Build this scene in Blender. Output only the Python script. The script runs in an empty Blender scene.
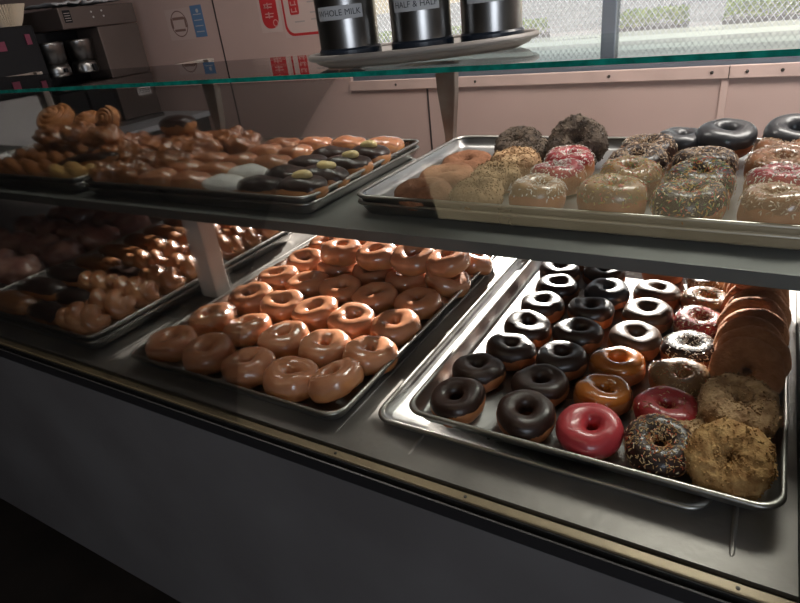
import bpy, math, random
from mathutils import Vector, Matrix, noise

# ------------------------------------------------------------------ camera, world, sun, exposure
sc = bpy.context.scene
cam = bpy.data.cameras.new('camera')
cam.sensor_width = 36.0
cam.lens = 590.0 / 800.0 * 36.0
cam.clip_start = 0.02
cam.clip_end = 300
camo = bpy.data.objects.new('camera', cam)
sc.collection.objects.link(camo)
Rw = [[0.86142365, 0.14631837, -0.48635402], [0.49665844, -0.44293022, 0.74642027], [-0.1062059, -0.8845359, -0.45422082]]
M = Matrix(((Rw[0][0], -Rw[0][1], -Rw[0][2], 0.0), (Rw[1][0], -Rw[1][1], -Rw[1][2], 0.0),
            (Rw[2][0], -Rw[2][1], -Rw[2][2], 0.545), (0, 0, 0, 1)))
camo.matrix_world = M
sc.camera = camo

w = bpy.data.worlds.new('sky')
sc.world = w
w.use_nodes = True
wn = w.node_tree
sky = wn.nodes.new('ShaderNodeTexSky')
sky.sky_type = 'NISHITA'
sky.sun_disc = False
sky.sun_elevation = math.radians(32)
sky.sun_rotation = math.radians(10)
wn.links.new(sky.outputs[0], wn.nodes['Background'].inputs[0])
wn.nodes['Background'].inputs[1].default_value = 0.05

def look_at(o, p, t):
    o.location = p
    o.rotation_euler = (Vector(t) - Vector(p)).to_track_quat('-Z', 'Y').to_euler()

SUN_EL, SUN_AZ = math.radians(16.5), math.radians(-12)
sun = bpy.data.lights.new('sun', 'SUN')
sun.energy = 19.0
sun.angle = math.radians(0.6)
sun.color = (1.0, 0.90, 0.80)
so = bpy.data.objects.new('sun', sun)
sc.collection.objects.link(so)
sd = Vector((math.sin(SUN_AZ) * math.cos(SUN_EL), math.cos(SUN_AZ) * math.cos(SUN_EL), math.sin(SUN_EL)))
look_at(so, sd * 20, (0, 0, 0))

def area(name, p, t, sx, sy, e, col):
    l = bpy.data.lights.new(name, 'AREA')
    l.shape = 'RECTANGLE'
    l.size, l.size_y, l.energy, l.color = sx, sy, e, col
    o = bpy.data.objects.new(name, l)
    sc.collection.objects.link(o)
    look_at(o, p, t)
    return o
# window daylight, then added fill lights without any seen source
por = area('window_portal', (-0.1, 2.62, 0.75), (-0.1, 0, 0.75), 3.4, 1.1, 1, (1, 1, 1))
por.data.cycles.is_portal = True
area('aisle_fill', (0.5, 1.75, 1.70), (0.5, 1.76, 0.0), 1.6, 0.5, 33.0, (1.0, 0.93, 0.86))  # added fill to brighten the pink wall, no fixture seen
area('pastry_side_fill', (-1.2, 1.30, 1.72), (-1.2, 1.31, 0), 0.9, 0.4, 7.5, (1.0, 0.93, 0.86))  # added fill, lifts the pastries at the left of the upper shelf
area('customer_side_fill', (2.05, -2.45, 0.8), (1.9, 1.0, 0.2), 1.8, 1.4, 30.0, (0.80, 0.88, 1.0))  # added cool fill from the customer side for the counter front
vs = sc.view_settings
vs.view_transform = 'Standard'
vs.look = 'None'
vs.gamma = 1.0
vs.use_curve_mapping = False
vs.exposure = 0.9

# ------------------------------------------------------------------ materials
MATS = {}
def nodes_of(m):
    return m.node_tree.nodes, m.node_tree.links
def mat(name, col, rough=0.5, metal=0.0, coat=0.0, bump=0.0, bscale=40.0, var=0.0, vscale=6.0, col2=None, sss=0.0,
        trans=0.0, spec=0.5, stretch=None, coatr=0.08, rvar=0.0):
    m = bpy.data.materials.new(name)
    m.use_nodes = True
    n, l = nodes_of(m)
    b = n['Principled BSDF']
    b.inputs['Base Color'].default_value = (*col, 1)
    b.inputs['Roughness'].default_value = rough
    b.inputs['Metallic'].default_value = metal
    b.inputs['Specular IOR Level'].default_value = spec
    if coat:
        b.inputs['Coat Weight'].default_value = coat
        b.inputs['Coat Roughness'].default_value = coatr
    if sss:
        b.inputs['Subsurface Weight'].default_value = sss
        b.inputs['Subsurface Radius'].default_value = (0.012, 0.004, 0.002)
        b.inputs['Subsurface Scale'].default_value = 1.0
    tc = n.new('ShaderNodeTexCoord')
    src = tc.outputs['Object']
    if stretch:
        mp = n.new('ShaderNodeMapping')
        mp.inputs['Scale'].default_value = stretch
        l.new(src, mp.inputs[0])
        src = mp.outputs[0]
    if col2 or var or rvar:
        nz = n.new('ShaderNodeTexNoise')
        nz.inputs['Scale'].default_value = vscale
        nz.inputs['Detail'].default_value = 5
        l.new(src, nz.inputs['Vector'])
        if col2 or var:
            c2 = col2 or tuple(max(0, c * (1 - var)) for c in col)
            rp = n.new('ShaderNodeValToRGB')
            rp.color_ramp.elements[0].position = 0.35
            rp.color_ramp.elements[1].position = 0.68
            rp.color_ramp.elements[0].color = (*c2, 1)
            rp.color_ramp.elements[1].color = (*col, 1)
            l.new(nz.outputs[0], rp.inputs[0])
            l.new(rp.outputs[0], b.inputs['Base Color'])
        if rvar:
            mr = n.new('ShaderNodeMapRange')
            mr.inputs['From Min'].default_value = 0.3
            mr.inputs['From Max'].default_value = 0.7
            mr.inputs['To Min'].default_value = max(0.02, rough - rvar)
            mr.inputs['To Max'].default_value = min(1, rough + rvar)
            l.new(nz.outputs[0], mr.inputs[0])
            l.new(mr.outputs[0], b.inputs['Roughness'])
    if bump:
        nb = n.new('ShaderNodeTexNoise')
        nb.inputs['Scale'].default_value = bscale
        nb.inputs['Detail'].default_value = 4
        l.new(src, nb.inputs['Vector'])
        bp = n.new('ShaderNodeBump')
        bp.inputs['Strength'].default_value = bump
        bp.inputs['Distance'].default_value = 0.004
        l.new(nb.outputs[0], bp.inputs['Height'])
        l.new(bp.outputs[0], b.inputs['Normal'])
    MATS[name] = m
    return m

def confetti(name, cols, rough=0.4):
    m = mat(name, cols[0], rough, coat=0.3)
    n, l = nodes_of(m)
    g = n.new('ShaderNodeNewGeometry')
    r = n.new('ShaderNodeValToRGB')
    r.color_ramp.interpolation = 'CONSTANT'
    el = r.color_ramp.elements
    while len(el) < len(cols):
        el.new(0.5)
    for i, c in enumerate(cols):
        el[i].position = i / len(cols)
        el[i].color = (*c, 1)
    l.new(g.outputs['Random Per Island'], r.inputs[0])
    l.new(r.outputs[0], n['Principled BSDF'].inputs['Base Color'])
    return m

mat('pan_metal', (0.50, 0.49, 0.48), 0.34, 1.0, bump=0.12, bscale=18, var=0.30, vscale=9, rvar=0.10)
mat('pan_rim_metal', (0.44, 0.42, 0.39), 0.36, 1.0, var=0.2, vscale=14)
mat('deck_metal', (0.27, 0.245, 0.225), 0.45, 0.5, bump=0.15, bscale=90, var=0.35, vscale=7, rvar=0.10)
mat('shelf_metal', (0.17, 0.17, 0.158), 0.45, 0.35, bump=0.06, bscale=30, var=0.2, vscale=5)
mat('post_metal', (0.74, 0.70, 0.66), 0.45, 0.05, bump=0.15, bscale=30, col2=(0.62, 0.56, 0.52), vscale=16)
mat('rear_post_metal', (0.20, 0.18, 0.16), 0.5, 0.2, col2=(0.14, 0.10, 0.08), vscale=14)
mat('brass_trim', (0.36, 0.27, 0.16), 0.40, 0.25, var=0.3, vscale=10)
mat('black_channel', (0.012, 0.011, 0.012), 0.5)
mat('counter_laminate', (0.115, 0.108, 0.108), 0.6, bump=0.05, bscale=14, col2=(0.088, 0.080, 0.080), vscale=4)
mat('wall_pink', (0.58, 0.41, 0.37), 0.32, bump=0.05, bscale=7, col2=(0.50, 0.36, 0.32), vscale=1.6)
mat('trim_pink', (0.66, 0.48, 0.43), 0.35, var=0.15, vscale=8)
mat('seam_dark', (0.05, 0.035, 0.035), 0.6)
mat('dark_paint', (0.08, 0.07, 0.065), 0.7, var=0.2, vscale=2)
mat('ceiling_paint', (0.35, 0.33, 0.31), 0.8, var=0.1, vscale=2)
mat('floor_dark', (0.035, 0.028, 0.024), 0.35, col2=(0.02, 0.016, 0.014), vscale=5)
mat('window_frame_metal', (0.16, 0.19, 0.23), 0.4, 0.3)
mat('screw_metal', (0.10, 0.09, 0.08), 0.4, 0.8)
mat('concrete', (0.17, 0.17, 0.17), 0.8, spec=0.0, col2=(0.14, 0.14, 0.14), vscale=1.2)
mat('planter_wall', (0.08, 0.08, 0.085), 0.8, spec=0.0, col2=(0.06, 0.06, 0.06), vscale=2)
mat('asphalt', (0.12, 0.125, 0.13), 0.8, spec=0.0, col2=(0.09, 0.095, 0.10), vscale=0.6)
mat('leaves', (0.45, 0.55, 0.12), 0.7, spec=0.1, col2=(0.12, 0.22, 0.04), vscale=9)
mat('sun_blocker_cloth', (0.25, 0.25, 0.27), 0.8)  # for the unseen slab that blocks the sun
mat('wire_white', (0.50, 0.52, 0.55), 0.5, trans=0.3)
mat('steel', (0.30, 0.29, 0.28), 0.30, 1.0, stretch=(1, 1, 0.02), bump=0.05, bscale=60, var=0.25, vscale=12)
mat('brushed_brown', (0.13, 0.10, 0.09), 0.50, 0.5, var=0.15, vscale=3)
mat('black_plastic', (0.009, 0.009, 0.011), 0.55, spec=0.2)
mat('navy_plastic', (0.015, 0.022, 0.035), 0.35)
mat('tray_plastic', (0.24, 0.215, 0.195), 0.45)
mat('label_grey', (0.46, 0.46, 0.47), 0.6)
mat('ink', (0.02, 0.02, 0.025), 0.6)
mat('paper_white', (0.58, 0.44, 0.40), 0.7)
mat('paper_cream', (0.62, 0.52, 0.40), 0.8)
mat('red_print', (0.50, 0.03, 0.035), 0.55)
mat('pink_print', (0.62, 0.30, 0.28), 0.6)
mat('blue_print', (0.12, 0.22, 0.38), 0.5)
mat('grey_print', (0.38, 0.33, 0.31), 0.6)
mat('brown_print', (0.24, 0.14, 0.12), 0.6)
mat('magenta_print', (0.16, 0.02, 0.05), 0.5)
mat('off_white', (0.52, 0.50, 0.50), 0.6)
mat('counter_top_grey', (0.42, 0.43, 0.46), 0.35)

mat('glazed_dough', (0.58, 0.24, 0.09), 0.45, coat=0.5, coatr=0.12, bump=0.10, bscale=60, col2=(0.42, 0.14, 0.045), vscale=26, sss=0.12)
mat('sugar_glaze', (0.60, 0.275, 0.15), 0.25, coat=0.9, coatr=0.10, bump=0.22, bscale=70, col2=(0.46, 0.18, 0.085), vscale=22, sss=0.10)
mat('iced_dough', (0.40, 0.155, 0.055), 0.6, bump=0.2, bscale=90, col2=(0.28, 0.09, 0.03), vscale=30, sss=0.08)
mat('cake_dough', (0.30, 0.13, 0.06), 0.8, bump=0.5, bscale=160, col2=(0.20, 0.08, 0.035), vscale=50)
mat('choc_icing', (0.036, 0.015, 0.010), 0.42, spec=0.35, coat=0.3, coatr=0.20, bump=0.35, bscale=70, var=0.4, vscale=30)
mat('dark_icing', (0.020, 0.020, 0.024), 0.45, coat=0.4, coatr=0.14, bump=0.25, bscale=60)
mat('mocha_icing', (0.115, 0.060, 0.035), 0.42, spec=0.35, coat=0.3, coatr=0.20, bump=0.25, bscale=60, var=0.25, vscale=25)
mat('red_icing', (0.36, 0.020, 0.026), 0.38, coat=0.45, coatr=0.10, bump=0.35, bscale=60, var=0.25, vscale=25)
mat('pink_icing', (0.46, 0.040, 0.048), 0.38, coat=0.45, coatr=0.10, bump=0.35, bscale=60, var=0.2, vscale=25)
mat('orange_icing', (0.52, 0.17, 0.025), 0.25, coat=1.0, coatr=0.08, bump=0.3, bscale=70, col2=(0.34, 0.09, 0.012), vscale=25)
mat('white_icing', (0.70, 0.66, 0.58), 0.4, coat=0.5, bump=0.3, bscale=70)
mat('vanilla_icing', (0.26, 0.14, 0.06), 0.40, coat=0.4, bump=0.3, bscale=70)
mat('maple_icing', (0.30, 0.12, 0.045), 0.30, coat=0.8, coatr=0.1, bump=0.2, bscale=50, var=0.3, vscale=20)
mat('powder_sugar', (0.86, 0.83, 0.78), 0.9, bump=0.5, bscale=130, var=0.2, vscale=40)
mat('crumb_tan', (0.56, 0.37, 0.20), 0.85, bump=0.6, bscale=170, col2=(0.24, 0.125, 0.055), vscale=60)
mat('crumb_gold', (0.50, 0.30, 0.115), 0.85, bump=0.6, bscale=170, col2=(0.24, 0.11, 0.03), vscale=60)
mat('crumb_pale', (0.32, 0.20, 0.10), 0.85, bump=0.6, bscale=170, col2=(0.24, 0.14, 0.06), vscale=60)
mat('crumb_black', (0.12, 0.082, 0.052), 0.8, bump=0.6, bscale=170, col2=(0.045, 0.028, 0.018), vscale=60)
mat('cinnamon_sugar', (0.56, 0.27, 0.14), 0.85, bump=0.6, bscale=230, col2=(0.42, 0.18, 0.08), vscale=70, sss=0.05)
mat('cinnamon_cake', (0.30, 0.125, 0.06), 0.85, bump=0.6, bscale=230, col2=(0.20, 0.075, 0.03), vscale=70)
mat('fritter_dough', (0.46, 0.18, 0.065), 0.32, coat=0.9, coatr=0.10, bump=0.4, bscale=45, col2=(0.20, 0.065, 0.02), vscale=26)
mat('bun_dough', (0.50, 0.22, 0.08), 0.45, coat=0.4, coatr=0.15, bump=0.15, bscale=60, col2=(0.36, 0.13, 0.04), vscale=22)
mat('dark_bun', (0.50, 0.28, 0.21), 0.40, coat=0.5, coatr=0.12, bump=0.3, bscale=45, col2=(0.24, 0.09, 0.07), vscale=22)
mat('custard', (0.66, 0.50, 0.22), 0.4, coat=0.4)
mat('filling_brown', (0.10, 0.035, 0.02), 0.4, coat=0.5)
confetti('rainbow_sprinkles', [(0.50, 0.44, 0.34), (0.50, 0.06, 0.04), (0.52, 0.20, 0.03), (0.46, 0.32, 0.06), (0.08, 0.18, 0.05), (0.40, 0.28, 0.16)])
confetti('warm_sprinkles', [(0.50, 0.32, 0.14), (0.45, 0.09, 0.03), (0.40, 0.22, 0.08), (0.55, 0.40, 0.22)])
confetti('white_sprinkles', [(0.78, 0.74, 0.68), (0.70, 0.60, 0.50), (0.80, 0.78, 0.74)])
confetti('chopped_nuts', [(0.42, 0.28, 0.17), (0.28, 0.16, 0.08), (0.55, 0.42, 0.30)])

_m = mat('lamp_glow', (0.8, 0.7, 0.5), 0.6)
_m.node_tree.nodes['Principled BSDF'].inputs['Emission Color'].default_value = (1.0, 0.80, 0.48, 1)
_m.node_tree.nodes['Principled BSDF'].inputs['Emission Strength'].default_value = 0.9
_w = MATS['wire_white'].node_tree
_tl = _w.nodes.new('ShaderNodeBsdfTranslucent')
_tl.inputs[0].default_value = (0.5, 0.52, 0.55, 1)
_mx = _w.nodes.new('ShaderNodeMixShader')
_mx.inputs[0].default_value = 0.08
_w.links.new(_w.nodes['Principled BSDF'].outputs[0], _mx.inputs[1])
_w.links.new(_tl.outputs[0], _mx.inputs[2])
_w.links.new(_mx.outputs[0], _w.nodes['Material Output'].inputs[0])

def glass_mat(name, tint, dirt=0.0, edge=False, refl=1.0):
    m = bpy.data.materials.new(name)
    m.use_nodes = True
    n, l = nodes_of(m)
    n.clear()
    out = n.new('ShaderNodeOutputMaterial')
    tr = n.new('ShaderNodeBsdfTransparent')
    tr.inputs[0].default_value = (*tint, 1)
    gl = n.new('ShaderNodeBsdfGlossy')
    gl.inputs['Roughness'].default_value = 0.02
    fr = n.new('ShaderNodeFresnel')
    fr.inputs['IOR'].default_value = 1.45
    mu = n.new('ShaderNodeMath')
    mu.operation = 'MULTIPLY'
    mu.inputs[1].default_value = refl
    l.new(fr.outputs[0], mu.inputs[0])
    mx = n.new('ShaderNodeMixShader')
    l.new(mu.outputs[0], mx.inputs[0])
    l.new(tr.outputs[0], mx.inputs[1])
    l.new(gl.outputs[0], mx.inputs[2])
    last = mx.outputs[0]
    if dirt:
        tc = n.new('ShaderNodeTexCoord')
        nz = n.new('ShaderNodeTexNoise')
        nz.inputs['Scale'].default_value = 130
        nz.inputs['Detail'].default_value = 4
        nz.inputs['Roughness'].default_value = 0.75
        l.new(tc.outputs['Object'], nz.inputs['Vector'])
        mr = n.new('ShaderNodeMapRange')
        mr.inputs['From Min'].default_value = 0.52
        mr.inputs['From Max'].default_value = 0.80
        mr.inputs['To Min'].default_value = dirt * 0.15
        mr.inputs['To Max'].default_value = dirt
        l.new(nz.outputs[0], mr.inputs[0])
        tl = n.new('ShaderNodeBsdfTranslucent')
        tl.inputs[0].default_value = (0.85, 0.88, 0.92, 1)
        m2 = n.new('ShaderNodeMixShader')
        l.new(mr.outputs[0], m2.inputs[0])
        l.new(last, m2.inputs[1])
        l.new(tl.outputs[0], m2.inputs[2])
        last = m2.outputs[0]
    l.new(last, out.inputs[0])
    MATS[name] = m
glass_mat('window_glass', (0.93, 0.95, 0.96), dirt=0.10, refl=0.6)
glass_mat('shelf_glass', (0.93, 0.97, 0.95))
glass_mat('front_glass', (0.97, 0.98, 0.98), refl=0.7)
mat('glass_edge_green', (0.01, 0.30, 0.23), 0.12, coat=1.0, var=0.5, vscale=60)

# ------------------------------------------------------------------ helpers
def link(o, parent=None):
    sc.collection.objects.link(o)
    if parent is not None:
        o.parent = parent
    return o
def mesh_data(name, vs_, fs, material, smooth=True):
    me = bpy.data.meshes.new(name)
    me.from_pydata([tuple(v) for v in vs_], [], fs)
    me.materials.append(MATS[material] if isinstance(material, str) else material)
    if smooth:
        me.polygons.foreach_set('use_smooth', [True] * len(me.polygons))
    me.update()
    return me
def part(name, md, parent=None, loc=(0, 0, 0)):
    o = bpy.data.objects.new(name, md)
    o.location = loc
    return link(o, parent)
def tag(o, label=None, cat=None, group=None, kind=None):
    if label: o['label'] = label
    if cat: o['category'] = cat
    if group: o['group'] = group
    if kind: o['kind'] = kind
    return o
def empty(name, loc=(0, 0, 0), rot=(0, 0, 0)):
    o = bpy.data.objects.new(name, None)
    o.empty_display_size = 0.02
    o.location = loc
    o.rotation_euler = rot
    return link(o)
def copy_tree(o, parent=None):
    c = o.copy()
    link(c, parent)
    for ch in list(o.children):
        copy_tree(ch, c)
    return c

class MB:
    def __init__(s):
        s.v, s.f = [], []
    def add(s, v, f):
        b = len(s.v)
        s.v += [Vector(p) for p in v]
        s.f += [tuple(i + b for i in q) for q in f]
        return s
    def box(s, x0, x1, y0, y1, z0, z1, m=None, bev=0.0):
        v = [Vector((x, y, z)) for z in (z0, z1) for y in (y0, y1) for x in (x0, x1)]
        if m is not None: v = [m @ p for p in v]
        return s.add(v, [(0, 2, 3, 1), (4, 5, 7, 6), (0, 1, 5, 4), (2, 6, 7, 3), (0, 4, 6, 2), (1, 3, 7, 5)])
    def cyl(s, c, r0, r1, h, n=24, axis='z', m=None):
        prof = [(0, 0), (r0, 0), (r1, h), (0, h)]
        return s.lathe(c, prof, n, axis, m)
    def lathe(s, c, prof, n=32, axis='z', m=None):
        v, f = [], []
        for (r, z) in prof:
            for i in range(n):
                a = 2 * math.pi * i / n
                p = Vector((r * math.cos(a), r * math.sin(a), z))
                if axis == 'y': p = Vector((p.x, -p.z, p.y))
                if axis == 'x': p = Vector((p.z, p.x, p.y))
                p = p + Vector(c)
                v.append(m @ p if m is not None else p)
        for k in range(len(prof) - 1):
            for i in range(n):
                j = (i + 1) % n
                f.append((k * n + i, k * n + j, (k + 1) * n + j, (k + 1) * n + i))
        return s.add(v, f)
    def loops(s, loops, closed=True, cap0=False, cap1=False):
        n = len(loops[0])
        v = [p for lp in loops for p in lp]
        f = []
        for k in range(len(loops) - 1):
            for i in range(n if closed else n - 1):
                j = (i + 1) % n
                f.append((k * n + i, k * n + j, (k + 1) * n + j, (k + 1) * n + i))
        if cap0: f.append(tuple(reversed(range(n))))
        if cap1: f.append(tuple((len(loops) - 1) * n + i for i in range(n)))
        return s.add(v, f)
    def data(s, name, material, smooth=False):
        return mesh_data(name, s.v, s.f, material, smooth)
    def build(s, name, material, parent=None, smooth=False, bevel=0.0, loc=(0, 0, 0)):
        o = part(name, s.data(name, material, smooth), parent, loc)
        if bevel:
            b = o.modifiers.new('bevel', 'BEVEL')
            b.width = bevel
            b.segments = 2
            b.limit_method = 'ANGLE'
        return o

def struct(name, mb, material, parent=None, **k):
    o = mb.build(name, material, parent, **k)
    if parent is None: o['kind'] = 'structure'
    return o

# ------------------------------------------------------------------ room shell
WY = 2.5            # inside face of the back wall
SILL = 0.215
struct('floor', MB().box(-5.2, 3.2, -2.7, 2.7, -0.80, -0.75), 'floor_dark')
struct('ceiling', MB().box(-5.2, 3.2, -2.7, 2.7, 1.75, 1.85), 'ceiling_paint')
cl_ = empty('ceiling_light', (-0.5, -0.62, 1.75))
tag(cl_, 'long warm ceiling light mirrored faintly in the front glass of the case', 'ceiling light')
MB().box(-0.87, 0.87, -0.19, 0.19, -0.035, -0.0005).build('housing', 'off_white', cl_)
MB().box(-0.85, 0.85, -0.17, 0.17, -0.042, -0.0355).build('diffuser', 'lamp_glow', cl_)
wl, wr, wt = -1.76, 1.60, 1.35      # window opening
b = MB()
b.box(-5.2, wl, WY, WY + 0.1, -0.75, 1.75)
b.box(wl, wr, WY, WY + 0.1, -0.75, SILL - 0.02)
b.box(wl, wr, WY, WY + 0.1, wt, 1.75)
b.box(wr, 3.2, WY, WY + 0.1, -0.75, 1.75)
struct('wall_back', b, 'wall_pink')
struct('wall_left', MB().box(-5.2, -5.1, -2.7, WY, -0.75, 1.75), 'dark_paint')
struct('wall_right', MB().box(3.1, 3.2, -2.7, WY, -0.75, 1.75), 'dark_paint')
struct('wall_front', MB().box(-5.1, 3.1, -2.7, -2.6, -0.75, 1.75), 'dark_paint')
b = MB()
for x in (-2.563, -1.343):
    b.box(x - 0.004, x + 0.004, WY - 0.003, WY - 0.0005, -0.75, SILL - 0.045 if x > wl else 1.75)
struct('trim_1', b, 'seam_dark')
struct('trim_2', MB().box(-0.152, -0.128, WY - 0.008, WY - 0.0005, -0.75, SILL - 0.045), 'trim_pink', bevel=0.002)
t3 = struct('trim_3', MB().box(wl, wr, WY - 0.014, WY - 0.0005, SILL - 0.045, SILL), 'trim_pink', bevel=0.003)
for x in (-1.5, -1.1, -0.54, -0.185, -0.075, 0.03, 0.4, 0.8):
    MB().lathe((x, WY - 0.0145, SILL - 0.022), [(0, 0.004), (0.004, 0.003), (0.006, 0)], 12, 'y').build('screw_head', 'screw_metal', t3)
MB().box(-0.1312, -0.1288, WY - 0.0155, WY - 0.0143, SILL - 0.045, SILL).build('trim_joint', 'screw_metal', t3)
# window
win = struct('window_1', MB().box(wl + 0.004, wr - 0.004, WY + 0.045, WY + 0.051, SILL + 0.02, wt - 0.02), 'window_glass')
b = MB()
b.box(wl, wr, WY + 0.02, WY + 0.09, SILL - 0.02, SILL + 0.022)
b.box(wl, wr, WY + 0.02, WY + 0.09, wt - 0.03, wt)
for x in (wl + 0.001, -0.585, 0.55, wr - 0.03):
    b.box(x, x + (0.03 if x in (wl + 0.001, wr - 0.03) else 0.052), WY + 0.02, WY + 0.09, SILL + 0.022, wt - 0.03)
b.build('window_frame', 'window_frame_metal', win, bevel=0.003)
b = MB()
hh = wt - SILL - 0.05
for sgn in (1, -1):
    x = wl - hh if sgn > 0 else wl
    while x < wr + (hh if sgn < 0 else 0):
        x0, z0, x1, z1 = x, 0.0, x + sgn * hh * 0.75, hh
        # clip in x
        def cl(xa, za, xb, zb, lim, side):
            if (xa - lim) * side < 0 and (xb - lim) * side < 0: return None
            if (xa - lim) * side < 0:
                t = (lim - xa) / (xb - xa); return (lim, za + t * (zb - za), xb, zb)
            if (xb - lim) * side < 0:
                t = (lim - xa) / (xb - xa); return (xa, za, lim, za + t * (zb - za))
            return (xa, za, xb, zb)
        q = cl(x0, z0, x1, z1, wl + 0.01, 1)
        if q: q = cl(*q, wr - 0.01, -1)
        if q and abs(q[3] - q[1]) > 0.005:
            a, c = Vector((q[0], WY + 0.056, SILL + 0.025 + q[1])), Vector((q[2], WY + 0.056, SILL + 0.025 + q[3]))
            d = (c - a).normalized()
            nn = Vector((-d.z, 0, d.x)) * 0.00065
            yy = Vector((0, 0.0011, 0))
            b.add([a - nn - yy, a + nn - yy, a + nn + yy, a - nn + yy, c - nn - yy, c + nn - yy, c + nn + yy, c - nn + yy],
                  [(0, 1, 5, 4), (1, 2, 6, 5), (2, 3, 7, 6), (3, 0, 4, 7)])
        x += 0.021
b.build('wire_mesh', 'wire_white', win)

# ------------------------------------------------------------------ outside
struct('ground_outside', MB().box(-40, 40, WY + 0.1, 90, -0.85, -0.80), 'asphalt')
aw = MB()  # unseen slab added to keep direct sun off the upper shelf
aw.add([(-4, 2.62, 1.30), (4, 2.62, 1.30), (4, 3.55, 0.93), (-4, 3.55, 0.93), (-4, 2.62, 1.32), (4, 2.62, 1.32), (4, 3.57, 0.95), (-4, 3.57, 0.95)],
       [(0, 3, 2, 1), (4, 5, 6, 7), (0, 1, 5, 4), (1, 2, 6, 5), (2, 3, 7, 6), (3, 0, 4, 7)])
aw.box(-4, 4, 3.55, 3.57, 0.925, 0.95)
tag(aw.build('sun_blocker', 'sun_blocker_cloth'), 'unseen grey slab added outside above the window to block sun', 'sun_blocker')
def hedge(name, x0, x1, y0, y1, z0, z1, label, seed, wz):
    rng = random.Random(seed)
    root = empty(name, ((x0 + x1) / 2, (y0 + y1) / 2, -0.80))
    c = root.location
    MB().box(x0 - c.x, x1 - c.x, y0 - c.y, y1 - c.y, 0.0, wz + 0.8).build('planter_wall', 'planter_wall', root)
    b = MB()
    n = int((x1 - x0) * 700)
    for i in range(n):
        p = Vector((rng.uniform(x0, x1), rng.uniform(y0, y1), wz + (z1 - wz) * (rng.random() ** 0.6))) - c
        p.z += 0.05 * noise.noise(Vector((p.x * 3, p.y * 3, seed)))
        s = rng.uniform(0.03, 0.07)
        q = Vector((rng.gauss(0, 1), rng.gauss(0, 1), rng.gauss(0, 1))).normalized()
        t = q.orthogonal().normalized() * s
        u = q.cross(t).normalized() * s * 0.5
        b.add([p - t, p - u, p + t, p + u], [(0, 1, 2, 3)])
    f = b.build('foliage', 'leaves', root)
    f['kind'] = 'stuff'
    tag(root, label, 'planter')
hedge('hedge_planter', -2.55, -1.42, 12.0, 12.8, -0.8, -0.10, 'long green hedge in a grey planter outside, just right of the window mullion', 3, -0.36)
hedge('hedge_planter', -0.90, 3.2, 13.0, 13.8, -0.8, -0.12, 'long green hedge in a grey planter outside, at the right end of the window', 4, -0.42)
hedge('hedge_planter', -9.5, -4.6, 14.0, 14.8, -0.8, -0.22, 'low green hedge in a grey planter outside, seen behind the steel airpots', 5, -0.5)
tag(MB().box(-14, 14, 15.8, 18, -0.80, -0.78).build('pavement', 'concrete'), 'pale concrete pavement beyond the hedge planters outside the window', 'pavement', kind='structure')

# ------------------------------------------------------------------ display case
X0, X1 = -3.4, 0.095
case = empty('display_case', (-1.5, 0.9, -0.75))
tag(case, 'long metal pastry display case with grey laminate front and glass top', 'display case')
co = Vector(case.location)
def cpart(name, b, material, **k):
    b.v = [p - co for p in b.v]
    return b.build(name, material, case, **k)
cpart('front_panel', MB().box(X0, X1 + 0.6, 0.452, 0.48, -0.62, -0.022), 'counter_laminate')
cpart('kick_base', MB().box(X0, X1 + 0.6, 0.51, 1.30, -0.75, -0.62), 'black_channel')
cpart('cabinet_body', MB().box(X0, X1 + 0.6, 0.482, 1.30, -0.615, -0.022), 'counter_laminate')
cpart('deck', MB().box(X0, X1, 0.484, 1.32, -0.018, 0.0), 'deck_metal')
b = MB()
b.box(X0, X1 + 0.6, 0.449, 0.483, -0.021, -0.012)
b.box(X0, X1 + 0.6, 0.449, 0.4515, -0.012, -0.001)
b.box(X0, X1 + 0.6, 0.460, 0.4625, -0.012, -0.0005)
b.box(X0, X1 + 0.6, 0.4745, 0.4835, -0.012, -0.006)
cpart('glass_channel', b, 'black_channel')
tr_ = cpart('front_trim', MB().box(X0, X1 + 0.02, 0.4626, 0.4744, -0.012, 0.002), 'brass_trim')
for x in (-1.55, -0.862, -0.44, -0.245, 0.045):
    b = MB().lathe((x, 0.4685, 0.0), [(0.0022, 0.0), (0.0022, 0.0028), (0, 0.0034)], 10)
    b.v = [p - co for p in b.v]
    b.build('trim_screw', 'screw_metal', tr_)
# raised beads pressed into the deck
for x in (-1.55, -1.43, -1.0, -0.966, -0.468, -0.347, 0.037):
    b = MB()
    n = 10
    lps = []
    for (y, s) in ((0.507, 0.2), (0.511, 0.6), (1.18, 0.6), (1.184, 0.2)):
        lps.append([Vector((x + 0.0045 * s * math.cos(math.pi * i / n), y, 0.0002 + 0.0022 * s * math.sin(math.pi * i / n))) for i in range(n + 1)])
    b.loops(lps, closed=False)
    cpart('deck_bead', b, 'deck_metal', smooth=True)
cpart('end_panel', MB().box(X1 + 0.001, X1 + 0.012, 0.484, 1.32, -0.018, 0.19), 'shelf_metal')
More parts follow.
